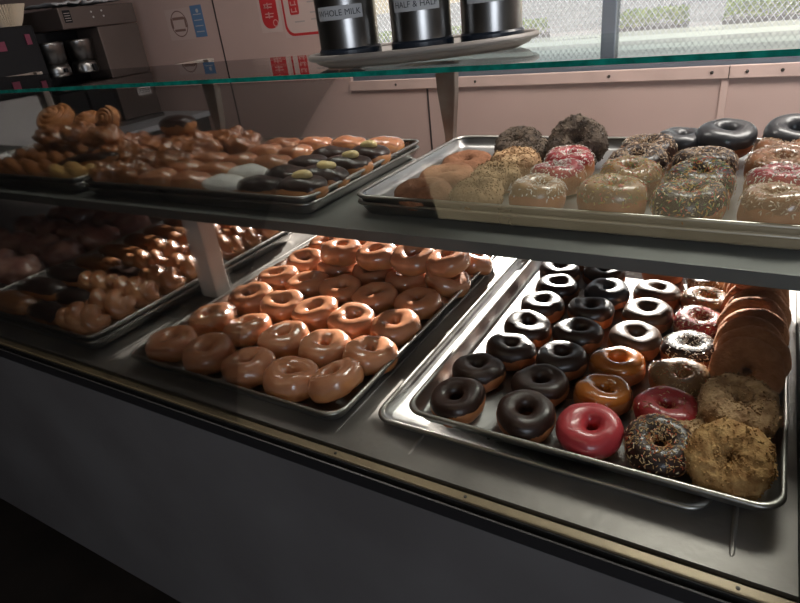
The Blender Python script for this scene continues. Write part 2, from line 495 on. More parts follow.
# upper shelf with its front lip
b = MB()
b.box(X0, 0.8, 0.762, 1.20, 0.204, 0.209)
cpart('upper_shelf', b, 'shelf_metal')
b = MB()
b.box(X0, 0.8, 0.757, 0.762, 0.190, 0.210)
b.box(X0, 0.8, 0.762, 0.774, 0.190, 0.193)
cpart('shelf_lip', b, 'shelf_metal', bevel=0.001)
cpart('support_post', MB().box(-1.031, -0.981, 0.776, 0.818, 0.0, 0.2035), 'post_metal', bevel=0.003)
cpart('support_post', MB().box(-2.25, -2.20, 0.785, 0.828, 0.0, 0.2035), 'post_metal', bevel=0.003)
def rear_post(xc):
    b = MB()
    lps = []
    for z, wdt in ((0.0, 0.018), (0.24, 0.022), (0.34, 0.046), (0.4500, 0.056)):
        x0, x1 = xc - wdt / 2, xc + wdt / 2
        lps.append([Vector((x0, 1.295, z)), Vector((x1, 1.295, z)), Vector((x1, 1.318, z)), Vector((x0, 1.318, z))])
    b.loops(lps, cap0=True, cap1=True)
    cpart('rear_post', b, 'rear_post_metal', bevel=0.002)
    cpart('glass_bracket', MB().box(xc - 0.010, xc + 0.010, 1.05, 1.294, 0.438, 0.4495), 'rear_post_metal', bevel=0.001)
for xc in (-0.648, -1.425, -2.3, 0.25):
    rear_post(xc)
GZ0, GZ1 = 0.4505, 0.4575
gt = cpart('glass_top', MB().box(X0, 0.8, 0.7605, 1.10, GZ0, GZ1), 'shelf_glass')
b = MB().box(X0, 0.8, 0.758, 0.7604, GZ0, GZ1)
b.v = [p - co for p in b.v]
b.build('glass_edge', 'glass_edge_green', gt)
# slanted front pane
b = MB()
ya, za, yb, zb, th = 0.4538, -0.008, 0.7535, 0.4495, 0.004
b.add([(X0, ya, za), (0.8, ya, za), (0.8, yb, zb), (X0, yb, zb), (X0, ya + th, za), (0.8, ya + th, za), (0.8, yb + th, zb), (X0, yb + th, zb)],
      [(0, 1, 2, 3), (4, 7, 6, 5), (0, 4, 5, 1), (1, 5, 6, 2), (2, 6, 7, 3), (3, 7, 4, 0)])
cpart('front_glass', b, 'front_glass')

# ------------------------------------------------------------------ sheet pans
def rrect(x0, x1, y0, y1, r, z, n=6):
    pts = []
    for cx, cy, a0 in ((x1 - r, y1 - r, 0), (x0 + r, y1 - r, 90), (x0 + r, y0 + r, 180), (x1 - r, y0 + r, 270)):
        for i in range(n + 1):
            a = math.radians(a0 + 90 * i / n)
            pts.append(Vector((cx + r * math.cos(a), cy + r * math.sin(a), z)))
    return pts
def sheet_pan(x0, x1, y0, y1, z, h, label, group=None):
    cx, cy = (x0 + x1) / 2, (y0 + y1) / 2
    root = empty('sheet_pan', (cx, cy, z))
    w2, d2 = (x1 - x0) / 2, (y1 - y0) / 2
    def L(i, zz, r):
        return rrect(-w2 + i, w2 - i, -d2 + i, d2 - i, r, zz)
    b = MB()
    t = 0.0011
    lp = [L(0.0045, h - 0.003, 0.028), L(0.0085, h * 0.45, 0.026), L(0.0125, 0.005, 0.023), L(0.0145, 0.0018, 0.022), L(0.018, 0.0, 0.02)]
    inner = [L(0.0045 + t, h - 0.003, 0.027), L(0.0085 + t, h * 0.45, 0.025), L(0.0125 + t, 0.005 + t * 0.3, 0.022), L(0.0150 + t, 0.0018 + t * 0.7, 0.021), L(0.019, t, 0.019)]
    b.loops(lp, cap1=True)
    b.loops(list(inner), cap1=True)
    o = b.build('pan_body', 'pan_metal', root, smooth=True)
    b = MB()
    lps = []
    for k in range(9):
        a = 2 * math.pi * k / 8
        i = 0.0045 + 0.0035 * math.cos(a)
        lps.append(L(i, h - 0.0035 + 0.0035 * math.sin(a), 0.028))
    b.loops(lps)
    b.build('rolled_rim', 'pan_rim_metal', root, smooth=True)
    tag(root, label, 'baking tray', group)
    return root
PH = 0.0255
sheet_pan(-0.942, -0.460, 0.507, 1.165, 0.0025, PH, 'single sheet pan of glazed ring doughnuts in the middle of the lower deck')
sheet_pan(-0.426, 0.014, 0.538, 1.165, 0.0022, 0.016, 'lower sheet pan jutting out to the left beneath the pan of assorted iced doughnuts')
sheet_pan(-0.375, 0.080, 0.544, 1.17, 0.0192, 0.0235, 'upper sheet pan holding assorted iced doughnuts at the right of the lower deck')
sheet_pan(-1.495, -1.034, 0.505, 1.135, 0.0025, PH, 'lower of two nested pans beneath the doughnut twists')
sheet_pan(-1.495, -1.034, 0.505, 1.135, 0.0155, PH, 'upper of two nested pans, holding the doughnut twists and iced bars')
sheet_pan(-1.995, -1.510, 0.505, 1.140, 0.0025, PH, 'sheet pan of large dark pastries at the far left of the lower deck')
Z_U = 0.2095
sheet_pan(-1.370, -0.682, 0.784, 1.232, Z_U, PH, 'lower of two nested pans beneath the filled bars on the upper shelf')
sheet_pan(-1.370, -0.682, 0.784, 1.232, Z_U + 0.013, PH, 'upper nested pan of chocolate and glazed filled bars on the upper shelf')
sheet_pan(-0.612, 0.088, 0.818, 1.275, Z_U, PH, 'lower of two nested pans beneath the sprinkled doughnuts on the upper shelf')
sheet_pan(-0.612, 0.088, 0.818, 1.275, Z_U + 0.013, PH, 'upper nested pan of crumb and sprinkled doughnuts at the right of the upper shelf')
sheet_pan(-2.075, -1.395, 0.788, 1.232, Z_U, PH, 'lower of two nested pans beneath the twisted pastries at the left of the upper shelf')
sheet_pan(-2.075, -1.395, 0.788, 1.232, Z_U + 0.013, PH, 'upper nested pan of twisted pastries and cinnamon rolls at the left of the upper shelf')
F_G = 0.0025 + 0.0013
F_R = 0.0192 + 0.0013
F_L = 0.0155 + 0.0013
F_U = Z_U + 0.013 + 0.0013

# ------------------------------------------------------------------ pastry builders
def fbm(p, s, seed, oct=3):
    v, a = 0.0, 1.0
    for i in range(oct):
        v += a * noise.noise(Vector((p.x * s + seed * 7.3, p.y * s - seed * 3.1, p.z * s + seed)))
        a *= 0.5
        s *= 2.1
    return v
def ring_surface(a, w_, h, seed, wob=0.004, rough=0.0, rs=90):
    """returns S(u,v): point on a doughnut; v angle around the tube, 0 = outside, 90 = top"""
    def S(u, v):
        cu, su = math.cos(u), math.sin(u)
        cv, sv = math.cos(v), math.sin(v)
        rr = a * (1 + 0.025 * math.sin(2 * u + seed) + 0.015 * math.sin(3 * u + seed * 2))
        px = math.copysign(abs(cv) ** 0.85, cv) * w_
        pz = math.copysign(abs(sv) ** 0.85, sv) * h
        # inner wall pinches the hole
        q = Vector(((rr + px) * cu, (rr + px) * su, pz))
        n = Vector((cu * cv, su * cv, sv))
        d = wob * fbm(q, 22, seed, 2)
        if rough: d += rough * abs(fbm(q, rs, seed + 5, 3))
        q += n * d
        q.z = max(q.z, -h * 0.86)
        q.z += h * 0.86
        return q, n
    return S
def capsule_surface(L_, w_, h, seed, wob=0.004, rough=0.0, rs=60, pw=0.62, twist=None):
    """long bun: u around the long axis ring (seen from above), v latitude from -90 to 90"""
    def S(u, v):
        cv, sv = math.cos(v), math.sin(v)
        cu, su = math.cos(u), math.sin(u)
        ex = math.copysign(abs(cu) ** pw, cu) * L_
        ey = math.copysign(abs(su) ** 0.85, su) * w_
        k = abs(cv) ** 0.75
        q = Vector((ex * k, ey * k, math.copysign(abs(sv) ** 0.85, sv) * h))
        n = Vector((cu * cv, su * cv, sv))
        d = wob * fbm(q, 22, seed, 2)
        if rough: d += rough * fbm(q, rs, seed + 5, 3)
        q += n * d
        q.z = max(q.z, -h * 0.80)
        q.z += h * 0.80
        return q, n
    return S
def ring_mesh(S, nu=40, nv=20):
    v = [S(2 * math.pi * i / nu, 2 * math.pi * j / nv)[0] for i in range(nu) for j in range(nv)]
    f = [(i * nv + j, ((i + 1) % nu) * nv + j, ((i + 1) % nu) * nv + (j + 1) % nv, i * nv + (j + 1) % nv) for i in range(nu) for j in range(nv)]
    return v, f
def cap_mesh(S, nu=36, nv=18):
    v = []
    for j in range(nv + 1):
        la = -math.pi / 2 + math.pi * j / nv
        for i in range(nu):
            v.append(S(2 * math.pi * i / nu, la)[0])
    f = [(j * nu + i, j * nu + (i + 1) % nu, (j + 1) * nu + (i + 1) % nu, (j + 1) * nu + i) for j in range(nv) for i in range(nu)]
    return v, f
def icing_shell(S, ring, seed, v_out, v_in=math.radians(200), off=0.0016, nu=44, nv=14, drip=0.22):
    v, f = [], []
    for i in range(nu):
        u = 2 * math.pi * i / nu
        e = drip * fbm(Vector((math.cos(u), math.sin(u), 0)), 1.6, seed, 3)
        a0 = v_out + e
        a1 = v_in if ring else math.pi / 2
        for j in range(nv + 1):
            t = j / nv
            a = a0 + (a1 - a0) * t
            q, n = S(u, a)
            o = off * min(1.0, 4.0 * t + 0.0) * (min(1.0, 5.0 * (1 - t)) if ring else 1.0)
            o = o - 0.0006 * (1 if t == 0 or (ring and t == 1) else 0)
            v.append(q + n * o)
    m = nv + 1
    f = [(i * m + j, ((i + 1) % nu) * m + j, ((i + 1) % nu) * m + j + 1, i * m + j + 1) for i in range(nu) for j in range(nv)]
    return v, f
def sprinkles_mesh(S, ring, seed, count, vr=(0.35, 2.6), ln=0.0020, th=0.00055, off=0.0022):
    rng = random.Random(seed)
    b = MB()
    for _ in range(count):
        u = rng.uniform(0, 2 * math.pi)
        a = rng.uniform(*vr)
        q, n = S(u, a)
        p = q + n * off
        t = n.orthogonal().normalized()
        t = (Matrix.Rotation(rng.uniform(0, math.pi), 3, n) @ t) * ln * rng.uniform(0.6, 1.1)
        s = n.cross(t).normalized() * th
        k = n * th * 0.8
        b.add([p - t - s - k * 0, p - t + s, p - t + k, p + t - s, p + t + s, p + t + k], [(0, 1, 2), (5, 4, 3), (0, 3, 4, 1), (1, 4, 5, 2), (2, 5, 3, 0)])
    return b
def crumbs_mesh(S, seed, count, size, full=True):
    rng = random.Random(seed)
    b = MB()
    for _ in range(count):
        u = rng.uniform(0, 2 * math.pi)
        a = rng.uniform(0, 2 * math.pi) if full else rng.uniform(-0.3, 3.4)
        q, n = S(u, a)
        p = q + n * size * 0.25
        r = size * rng.uniform(0.5, 1.15)
        ax = [Vector((rng.gauss(0, 1), rng.gauss(0, 1), rng.gauss(0, 1))).normalized()]
        ax.append(ax[0].orthogonal().normalized()); ax.append(ax[0].cross(ax[1]))
        v = [p + ax[0] * r, p - ax[0] * r * .8, p + ax[1] * r, p - ax[1] * r, p + ax[2] * r * .7, p - ax[2] * r]
        if min(x.z for x in v) < 0: continue
        b.add(v, [(0, 2, 4), (2, 1, 4), (1, 3, 4), (3, 0, 4), (2, 0, 5), (1, 2, 5), (3, 1, 5), (0, 3, 5)])
    return b

CACHE = {}
ICE_S = 0.97
def ring_parts(kind, var):
    """list of (part name, mesh data, kind) for one variant of one ring doughnut"""
    key = (kind, var)
    if key in CACHE: return CACHE[key]
    rng = random.Random(hash_str(kind) + var * 17)
    sd_ = rng.uniform(0, 50)
    P = []
    if kind.startswith('glazed'):
        sz = 1.0 if kind == 'glazed' else 0.97
        S = ring_surface(0.0282 * sz, 0.0180 * sz, 0.0205 * sz, sd_, 0.005)
        P.append(('dough', mesh_data('dough', *ring_mesh(S), 'glazed_dough'), None))
        P.append(('sugar_glaze', mesh_data('sugar_glaze', *icing_shell(S, True, sd_, math.radians(-8), off=0.0009, drip=0.35), 'sugar_glaze'), None))
    elif kind in RING_ICE:
        ic, spr, cnt = RING_ICE[kind]
        S = ring_surface(0.0232, 0.0152, 0.0185, sd_, 0.004)
        P.append(('dough', mesh_data('dough', *ring_mesh(S), 'iced_dough'), None))
        P.append(('icing', mesh_data('icing', *icing_shell(S, True, sd_, math.radians({'pink': -30, 'red_warm': -25, 'choc_warm': -30, 'choc': 4, 'dark': -8, 'choc_rainbow': -15, 'choc_nut': -20}.get(kind, 10)), drip=0.30), ic), None))
        if spr:
            P.append(('sprinkles', sprinkles_mesh(S, True, var + 3, cnt, (-0.2 if kind in ('choc_warm', 'choc_rainbow', 'choc_nut', 'red_warm') else 0.15, 3.0)).data('sprinkles', spr), 'stuff'))
    elif kind.startswith('crumb'):
        m = kind
        big = 1.16 if kind in ('crumb_gold', 'crumb_tan', 'crumb_black') else 1.06
        S = ring_surface(0.0245 * big, 0.0195 * big, 0.0170 * big, sd_, 0.005, 0.0055 if kind != 'crumb_black' else 0.002, 65)
        P.append(('dough', mesh_data('dough', *ring_mesh(S, 56, 28), m), None))
        P.append(('crumb_coating', crumbs_mesh(S, var + 8, 900, 0.0023).data('crumb_coating', m), 'stuff'))
    elif kind.startswith('cinnamon'):
        cm = 'cinnamon_sugar' if kind == 'cinnamon' else 'cinnamon_cake'
        S = ring_surface(0.0262, 0.0198, 0.0132, sd_, 0.003, 0.0012, 160)
        P.append(('dough', mesh_data('dough', *ring_mesh(S, 44, 22), cm), None))
        P.append(('sugar_coating', crumbs_mesh(S, var + 8, 260, 0.0008).data('sugar_coating', cm), 'stuff'))
    CACHE[key] = P
    return P
def hash_str(s):
    return sum((i + 1) * ord(c) for i, c in enumerate(s)) % 9973
RING_ICE = {
    'choc': ('choc_icing', None, 0), 'dark': ('dark_icing', None, 0), 'mocha': ('mocha_icing', None, 0), 'red': ('red_icing', None, 0),
    'pink': ('pink_icing', None, 0), 'orange': ('orange_icing', None, 0), 'vanilla': ('vanilla_icing', None, 0),
    'choc_warm': ('choc_icing', 'warm_sprinkles', 700), 'red_warm': ('red_icing', 'warm_sprinkles', 120),
    'vanilla_warm': ('vanilla_icing', 'warm_sprinkles', 300), 'choc_white': ('choc_icing', 'white_sprinkles', 420),
    'choc_nut': ('choc_icing', 'chopped_nuts', 700), 'rainbow': ('vanilla_icing', 'rainbow_sprinkles', 520),
    'choc_rainbow': ('choc_icing', 'rainbow_sprinkles', 700), 'red_white': ('red_icing', 'white_sprinkles', 420),
    'orange_white': ('vanilla_icing', 'white_sprinkles', 260), 'red_nut': ('red_icing', 'chopped_nuts', 600), 'maple_nut': ('maple_icing', 'chopped_nuts', 520),
}
RNG = random.Random(11)
def ring(kind, x, y, z, label, group=None, rot=None, tilt=(0, 0), sc_=1.0, zs=1.0, var=None, cat='doughnut', name='ring_doughnut'):
    P = ring_parts(kind, RNG.randrange(3) if var is None else var)
    root = empty(name, (x, y, z))
    root.rotation_euler = (math.radians(tilt[0]), math.radians(tilt[1]), rot if rot is not None else RNG.uniform(0, 6.28))
    if tilt != (0, 0):
        # tilt about world axes after the spin
        rz = Matrix.Rotation(root.rotation_euler.z, 3, 'Z')
        rt = Matrix.Rotation(math.radians(tilt[1]), 3, 'Y') @ Matrix.Rotation(math.radians(tilt[0]), 3, 'X')
        root.rotation_euler = (rt @ rz).to_euler()
    root.scale = (sc_, sc_, sc_ * zs)
    for nme, md, kd in P:
        o = part(nme, md, root)
        if kd: o['kind'] = kd
    tag(root, label, cat, group)
    return root
ROWS = ['front row', 'second row', 'third row', 'fourth row', 'fifth row', 'sixth row', 'seventh row', 'back row']
ORD = ['leftmost', 'second from left', 'third from left', 'fourth from left', 'rightmost']

# glazed rings, middle pan of the lower deck
GX = [[-0.884, -0.786, -0.684, -0.590, -0.507], [-0.880, -0.778, -0.682, -0.594, -0.508], [-0.868, -0.776, -0.690, -0.602, -0.512],
      [-0.872, -0.786, -0.699, -0.610, -0.519], [-0.872, -0.775, -0.682, -0.593, -0.508]]
GY = [[0.572, 0.570, 0.566, 0.565, 0.578], [0.668, 0.664, 0.660, 0.660, 0.669], [0.768, 0.762, 0.762, 0.757, 0.765],
      [0.862, 0.858, 0.857, 0.852, 0.858], [0.957, 0.953, 0.951, 0.948, 0.953]]
gl = 'plain glazed ring doughnuts on the middle lower pan'
for r in range(5):
    for c in range(5):
        t = (RNG.uniform(-5, 5), RNG.uniform(-5, 5))
        zz = F_G + 0.002
        lab = 'plain glazed ring doughnut on the middle lower pan, %s from front, %s' % (ROWS[r], ORD[c])
        if (r, c) == (0, 4):
            t = (-4, -24); zz += 0.009
            lab = 'glazed ring doughnut tipped on its edge, front right corner of the middle pan'
        if (r, c) == (4, 4):
            t = (-6, 20); zz += 0.009
        if r == 4: lab = 'glazed ring doughnut under the stacked top layer of the middle pan, %s' % ORD[c]
        ring('glazed', GX[r][c], GY[r][c], zz, lab, gl, tilt=t)
for i, (x, y, tl) in enumerate([(-0.764, 0.963, (2, 2)), (-0.672, 0.960, (-3, 3)), (-0.584, 0.966, (10, 2)), (-0.503, 0.972, (8, -10))]):
    ring('glazed', x, y, F_G + 0.041 + (0.004 if i > 1 else 0), 'glazed ring doughnut in the stacked top layer of the middle pan, %s' % ['leftmost', 'second from the left', 'third from the left', 'rightmost'][i], 'stacked glazed doughnuts', tilt=tl)
ring('glazed', -0.497, 1.050, F_G + 0.012, 'glazed ring doughnut tilted against the back right corner of the middle pan', gl, tilt=(-14, 16))
for i, x in enumerate((-0.88, -0.785, -0.69, -0.595)):
    ring('glazed', x, 1.055, F_G + 0.002, 'glazed ring doughnut behind the stack on the middle pan, %s' % ['leftmost', 'second from left', 'third from left', 'fourth from left'][i], gl)

# assorted rings, right pan of the lower deck
cols = [
 [(-0.310, 0.596, 'choc'), (-0.312, 0.668, 'choc'), (-0.289, 0.739, 'choc'), (-0.287, 0.815, 'choc'), (-0.285, 0.891, 'choc'), (-0.283, 0.966, 'choc'), (-0.300, 1.040, 'choc'), (-0.294, 1.109, 'choc')],
 [(-0.214, 0.598, 'choc'), (-0.216, 0.669, 'choc'), (-0.208, 0.741, 'choc'), (-0.205, 0.820, 'choc'), (-0.205, 0.898, 'choc'), (-0.196, 0.974, 'dark'), (-0.218, 1.052, 'choc')],
 [(-0.130, 0.600, 'pink'), (-0.133, 0.677, 'orange'), (-0.131, 0.756, 'orange'), (-0.123, 0.834, 'mocha'), (-0.118, 0.915, 'mocha'), (-0.117, 0.994, 'mocha'), (-0.122, 1.102, 'vanilla')],
 [(-0.051, 0.600, 'choc_warm'), (-0.054, 0.673, 'red_warm'), (-0.048, 0.749, 'vanilla_warm'), (-0.044, 0.830, 'choc_white'), (-0.039, 0.911, 'red_nut'), (-0.038, 0.986, 'rainbow'), (-0.038, 1.064, 'orange_white')],
]
words = {'red_nut': 'dark red iced doughnut with chopped nuts', 'choc': 'chocolate iced ring doughnut', 'dark': 'very dark blue-black iced ring doughnut', 'pink': 'bright pinkish red iced ring doughnut',
         'orange': 'shiny orange glazed ring doughnut', 'mocha': 'smooth milk-chocolate iced ring doughnut', 'vanilla': 'pale iced ring doughnut',
         'choc_warm': 'chocolate doughnut with orange and tan sprinkles', 'red_warm': 'red iced doughnut with a few sprinkles',
         'vanilla_warm': 'cream iced doughnut with sprinkles round its rim', 'choc_white': 'chocolate doughnut with pale sprinkles',
         'choc_nut': 'chocolate doughnut with chopped nuts', 'rainbow': 'cream iced doughnut with rainbow sprinkles', 'orange_white': 'iced doughnut with white sprinkles'}
CN = ['leftmost column', 'second column', 'third column', 'fourth column']
for ci, colm in enumerate(cols):
    for ri, (x, y, kd) in enumerate(colm):
        t = (RNG.uniform(-4, 4), RNG.uniform(-4, 4))
        zz = F_R + 0.0015
        if (ci, ri) == (0, 0): t = (7, -5)
        if (ci, ri) == (1, 0): t = (10, 3); zz += 0.003
        if (ci, ri) == (2, 0): t = (12, 0); zz += 0.004
        if (ci, ri) == (3, 0): t = (10, 0); zz += 0.004
        ring(kd, x, y, zz, '%s, right lower pan, %s, %s' % (words[kd], CN[ci], ROWS[ri] if ri < 7 else 'back row'), 'assorted iced doughnuts on the right lower pan', tilt=t)
ring('crumb_tan', -0.002, 0.640, F_R + 0.001, 'tan crumb-coated ring doughnut mostly hidden under two others at the right pan\'s edge', 'crumb doughnuts in the right front corner', sc_=0.80)
ring('crumb_gold', 0.022, 0.603, F_R + 0.019, 'golden crumb ring doughnut leaning towards the viewer in the front right corner', 'crumb doughnuts in the right front corner', tilt=(32, -2), sc_=0.86)
ring('crumb_tan', 0.025, 0.692, F_R + 0.022, 'brown crumb ring doughnut lying behind the golden crumb one', 'crumb doughnuts in the right front corner', tilt=(16, 4), sc_=0.88)
cy = [0.781, 0.811, 0.842, 0.873, 0.905, 0.937, 0.969, 1.001, 1.033]
CO = ['frontmost', 'second', 'third', 'fourth', 'fifth', 'sixth', 'seventh', 'eighth', 'last']
for i, y in enumerate(cy):
    ring('cinnamon', 0.029 + (0.003 if i % 2 else 0), y, F_R + 0.032 + (0.002 if i % 3 == 1 else 0), 'cinnamon-sugar doughnut in the leaning row at the right pan edge, %s of the row' % CO[i],
         'leaning row of cinnamon doughnuts', tilt=(60 - 2 * (i % 3), 0), sc_=0.98)
ring('cinnamon', 0.030, 0.985, F_R + 0.072, 'cinnamon-sugar ring doughnut lying flat on top of the leaning row under the shelf lip', 'leaning row of cinnamon doughnuts', tilt=(4, 0), sc_=0.9)

# rings on the upper shelf, right pan
UZ = F_U + 0.001
ux = [-0.492, -0.392, -0.287, -0.175, -0.070, 0.034]
grid = [
 ['cinnamon_dark', 'crumb_pale', 'orange_white', 'rainbow', 'choc_rainbow', 'maple_nut'],
 ['cinnamon_dark', 'crumb_pale', 'red_white', 'rainbow', 'choc_rainbow', 'red_white'],
 ['cinnamon_dark', 'crumb_tan', 'red_white', 'choc_nut', 'choc_nut', 'maple_nut'],
 [None, 'crumb_black', None, 'choc_nut', 'dark', 'maple_nut'],
]
uy = [0.872, 0.966, 1.055, 1.136]
words.update({'cinnamon_dark': 'brown cinnamon cake doughnut', 'crumb_pale': 'pale coconut-crumb ring doughnut', 'crumb_tan': 'tan crumb-coated ring doughnut', 'crumb_black': 'dark crumb-coated ring doughnut',
              'choc_rainbow': 'chocolate doughnut with rainbow sprinkles', 'red_white': 'red iced doughnut with white sprinkles', 'maple_nut': 'maple iced doughnut with chopped nuts'})
UC = ['leftmost column', 'second column', 'third column', 'fourth column', 'fifth column', 'rightmost column']
for r in range(4):
    for c in range(6):
        kd = grid[r][c]
        if not kd: continue
        s = 1.12 if kd not in ('crumb_pale', 'crumb_tan', 'crumb_black') else 0.93
        if c >= 3: s *= 1.08
        lift = 0.0
        if kd == 'dark': continue
        ring(kd, ux[c] + RNG.uniform(-.003, .003), uy[r], UZ + lift, '%s on the upper right pan, %s, %s' % (words[kd], UC[c], ROWS[r] if r < 3 else 'fourth row'),
             'doughnuts on the upper right pan', tilt=(RNG.uniform(-3, 7), RNG.uniform(-4, 4)), sc_=s, zs=1.2)
ring('crumb_black', -0.425, 1.165, UZ + 0.016, 'dark crumb ring doughnut tilted up at the back left of the upper right pan', 'tall dark crumb doughnuts', tilt=(20, -6), sc_=0.95)
ring('crumb_black', -0.300, 1.150, UZ + 0.030, 'large dark crumb ring doughnut standing nearly upright at the back of the upper right pan', 'tall dark crumb doughnuts', tilt=(52, 8), sc_=1.06)
ring('dark', -0.126, 1.182, UZ + 0.014, 'blue-black iced ring doughnut lying flat against the back rim of the upper right pan', 'black iced doughnuts', tilt=(3, 4), sc_=1.12, var=0)
ring('dark', -0.055, 1.190, UZ + 0.020, 'large black iced ring doughnut propped up facing the viewer at the back', 'black iced doughnuts', tilt=(13, 2), sc_=1.28, var=1)
ring('dark', 0.050, 1.200, UZ + 0.022, 'large black iced ring doughnut cut off by the right edge of the photo', 'black iced doughnuts', tilt=(14, 4), sc_=1.30, var=2)

# ------------------------------------------------------------------ long pastries, twists, fritters
def bar_parts(ic, var, L_=0.055, w_=0.032, h=0.022, dough='bun_dough', vout=5, dollop=None, hole=False, key=''):
    k = (ic, var, L_, w_, h, dough, dollop, hole)
    if k in CACHE: return CACHE[k]
    sd_ = hash_str(str(k)) % 91 + var * 3.7
    S = capsule_surface(L_, w_, h, sd_, 0.005)
    P = [('dough', mesh_data('dough', *cap_mesh(S), dough), None)]
    if ic:
        P.append(('icing', mesh_data('icing', *icing_shell(S, False, sd_, math.radians(vout), drip=0.30), ic), None))
    if dollop:
        b = MB()
        S2 = capsule_surface(0.020, 0.010, 0.007, sd_ + 4, 0.007)
        v, f = cap_mesh(S2, 16, 8)
        off = Vector((L_ * 0.15, 0, h * 1.72))
        b.add([p + off for p in v], f)
        P.append(('custard_dollop', b.data('custard_dollop', 'custard', True), None))
    if hole:
        b = MB()
        S2 = capsule_surface(0.004, 0.005, 0.005, sd_ + 4, 0.001)
        v, f = cap_mesh(S2, 12, 6)
        b.add([p + Vector((L_ * 0.93, -0.004, h * 0.62)) for p in v], f)
        P.append(('filling', b.data('filling', 'filling_brown', True), None))
    CACHE[k] = P
    return P
def place(name, P, x, y, z, label, cat, group=None, rot=0.0, tilt=(0, 0), s=1.0):
    root = empty(name, (x, y, z))
    rt = Matrix.Rotation(math.radians(tilt[1]), 3, 'Y') @ Matrix.Rotation(math.radians(tilt[0]), 3, 'X') @ Matrix.Rotation(rot, 3, 'Z')
    root.rotation_euler = rt.to_euler()
    root.scale = (s, s, s)
    for nme, md, kd in P:
        o = part(nme, md, root)
        if kd: o['kind'] = kd
    tag(root, label, cat, group)
    return root
# a single-part pastry is its own top-level mesh
def single(name, md, x, y, z, label, cat, group=None, rot=0.0, tilt=(0, 0), s=1.0):
    o = part(name, md, None, (x, y, z))
    rt = Matrix.Rotation(math.radians(tilt[1]), 3, 'Y') @ Matrix.Rotation(math.radians(tilt[0]), 3, 'X') @ Matrix.Rotation(rot, 3, 'Z')
    o.rotation_euler = rt.to_euler()
    o.scale = (s, s, s)
    return tag(o, label, cat, group)
BR = ['front row', 'second row', 'third row', 'fourth row', 'back row']
by = [0.836, 0.910, 0.990, 1.070, 1.150]
dx = 0.0
for r in range(4):
    kdl = True
    place('filled_bar', bar_parts('choc_icing', r % 3, 0.052, 0.032, 0.024, 'bun_dough', 8, 'custard' if r != 2 else 'custard'), -0.735 + dx, by[r], UZ,
          'chocolate bar with yellow custard dollop, right end of its upper pan, %s' % BR[r], 'filled pastry', 'custard-topped chocolate bars', rot=math.radians(RNG.uniform(-8, 10)), tilt=(0, RNG.uniform(-4, 4)))
for r in range(4):
    place('filled_bar', bar_parts('choc_icing', (r + 1) % 3, 0.052, 0.031, 0.021, 'bun_dough', 5), -0.838 + 0.006 * (r % 2), by[r] + 0.004, UZ,
          'plain chocolate iced bar beside the custard-topped bars on the upper shelf, %s' % BR[r], 'filled pastry', 'plain chocolate bars', rot=math.radians(RNG.uniform(-6, 14)))
for r in range(2):
    place('filled_bar', bar_parts('powder_sugar', r, 0.052, 0.031, 0.020, 'bun_dough', -5), -0.942, by[r] + 0.002, UZ,
          'white powdered bar on the upper shelf beside the chocolate bars, %s' % BR[r], 'filled pastry', 'white powdered bars', rot=math.radians(RNG.uniform(0, 12)))
for c, x in enumerate((-0.942, -1.040, -1.140)):
    for r in range(5):
        if c == 0 and r < 2: continue
        if c == 2 and r > 2: continue
        hole = (r == 0)
        place('filled_bar', bar_parts('sugar_glaze', (c + r) % 3, 0.050, 0.032, 0.023, 'bun_dough', 20, None, hole), x + RNG.uniform(-.004, .004), by[r] + RNG.uniform(-.003, .003), UZ,
              'golden oval filled doughnut, upper shelf, %s, %s column left of chocolate bars' % (BR[r], ['first', 'second', 'third'][c]),
              'filled pastry', 'golden oval filled doughnuts', rot=math.radians(RNG.uniform(-4, 14)), tilt=(0, RNG.uniform(-3, 3)))
for i, x in enumerate((-0.745, -0.845)):
    place('filled_bar', bar_parts('sugar_glaze', i, 0.050, 0.032, 0.024, 'bun_dough', 20), x, 1.155, UZ, 'golden oval doughnut in the back row behind the chocolate bars, %s' % ['right one', 'left one'][i], 'filled pastry', 'golden oval filled doughnuts')

def fritter_data(seed, L_, w_, h, m='fritter_dough', rough=0.016, rs=38, n=(48, 24)):
    k = ('fr', seed, L_, w_, h, m)
    if k not in CACHE:
        S = capsule_surface(L_, w_, h, seed, 0.010, rough, rs, pw=0.85)
        CACHE[k] = mesh_data('fritter', *cap_mesh(S, *n), m)
    return CACHE[k]
fr = [(-1.235, 0.845, 0.052, 0.048, 0.028, 'at the front of the pan'), (-1.320, 0.845, 0.045, 0.045, 0.026, 'in the front left corner of the pan'),
      (-1.230, 0.950, 0.052, 0.046, 0.030, 'in the second row'), (-1.325, 0.945, 0.045, 0.045, 0.028, 'at the left edge, second row'),
      (-1.240, 1.055, 0.052, 0.046, 0.032, 'in the third row'), (-1.325, 1.050, 0.045, 0.045, 0.030, 'at the left edge, third row'),
      (-1.150, 1.120, 0.045, 0.042, 0.033, 'behind the oval doughnuts'), (-1.240, 1.160, 0.050, 0.042, 0.034, 'at the back by the rear post'),
      (-1.330, 1.160, 0.042, 0.042, 0.030, 'in the back left corner of the pan')]
for i, (x, y, a, c, h, wd) in enumerate(fr):
    single('apple_fritter', fritter_data(i % 4 + 1, a, c, h), x, y, UZ, 'knobbly brown fritter left of the oval doughnuts, %s' % wd, 'fritter', 'fritters on the upper shelf', rot=i * 1.1, s=0.93)
place('filled_bar', bar_parts('choc_icing', 2, 0.055, 0.036, 0.026, 'bun_dough', 0), -1.440, 1.165, UZ + 0.048, 'rounded chocolate iced bun resting high at the back between the two left pans', 'filled pastry', None, rot=0.2)
single('apple_fritter', fritter_data(3, 0.055, 0.045, 0.028), -1.440, 1.165, UZ, 'knobbly fritter beneath the rounded chocolate bun at the back', 'fritter', 'fritters on the upper shelf', rot=0.5)

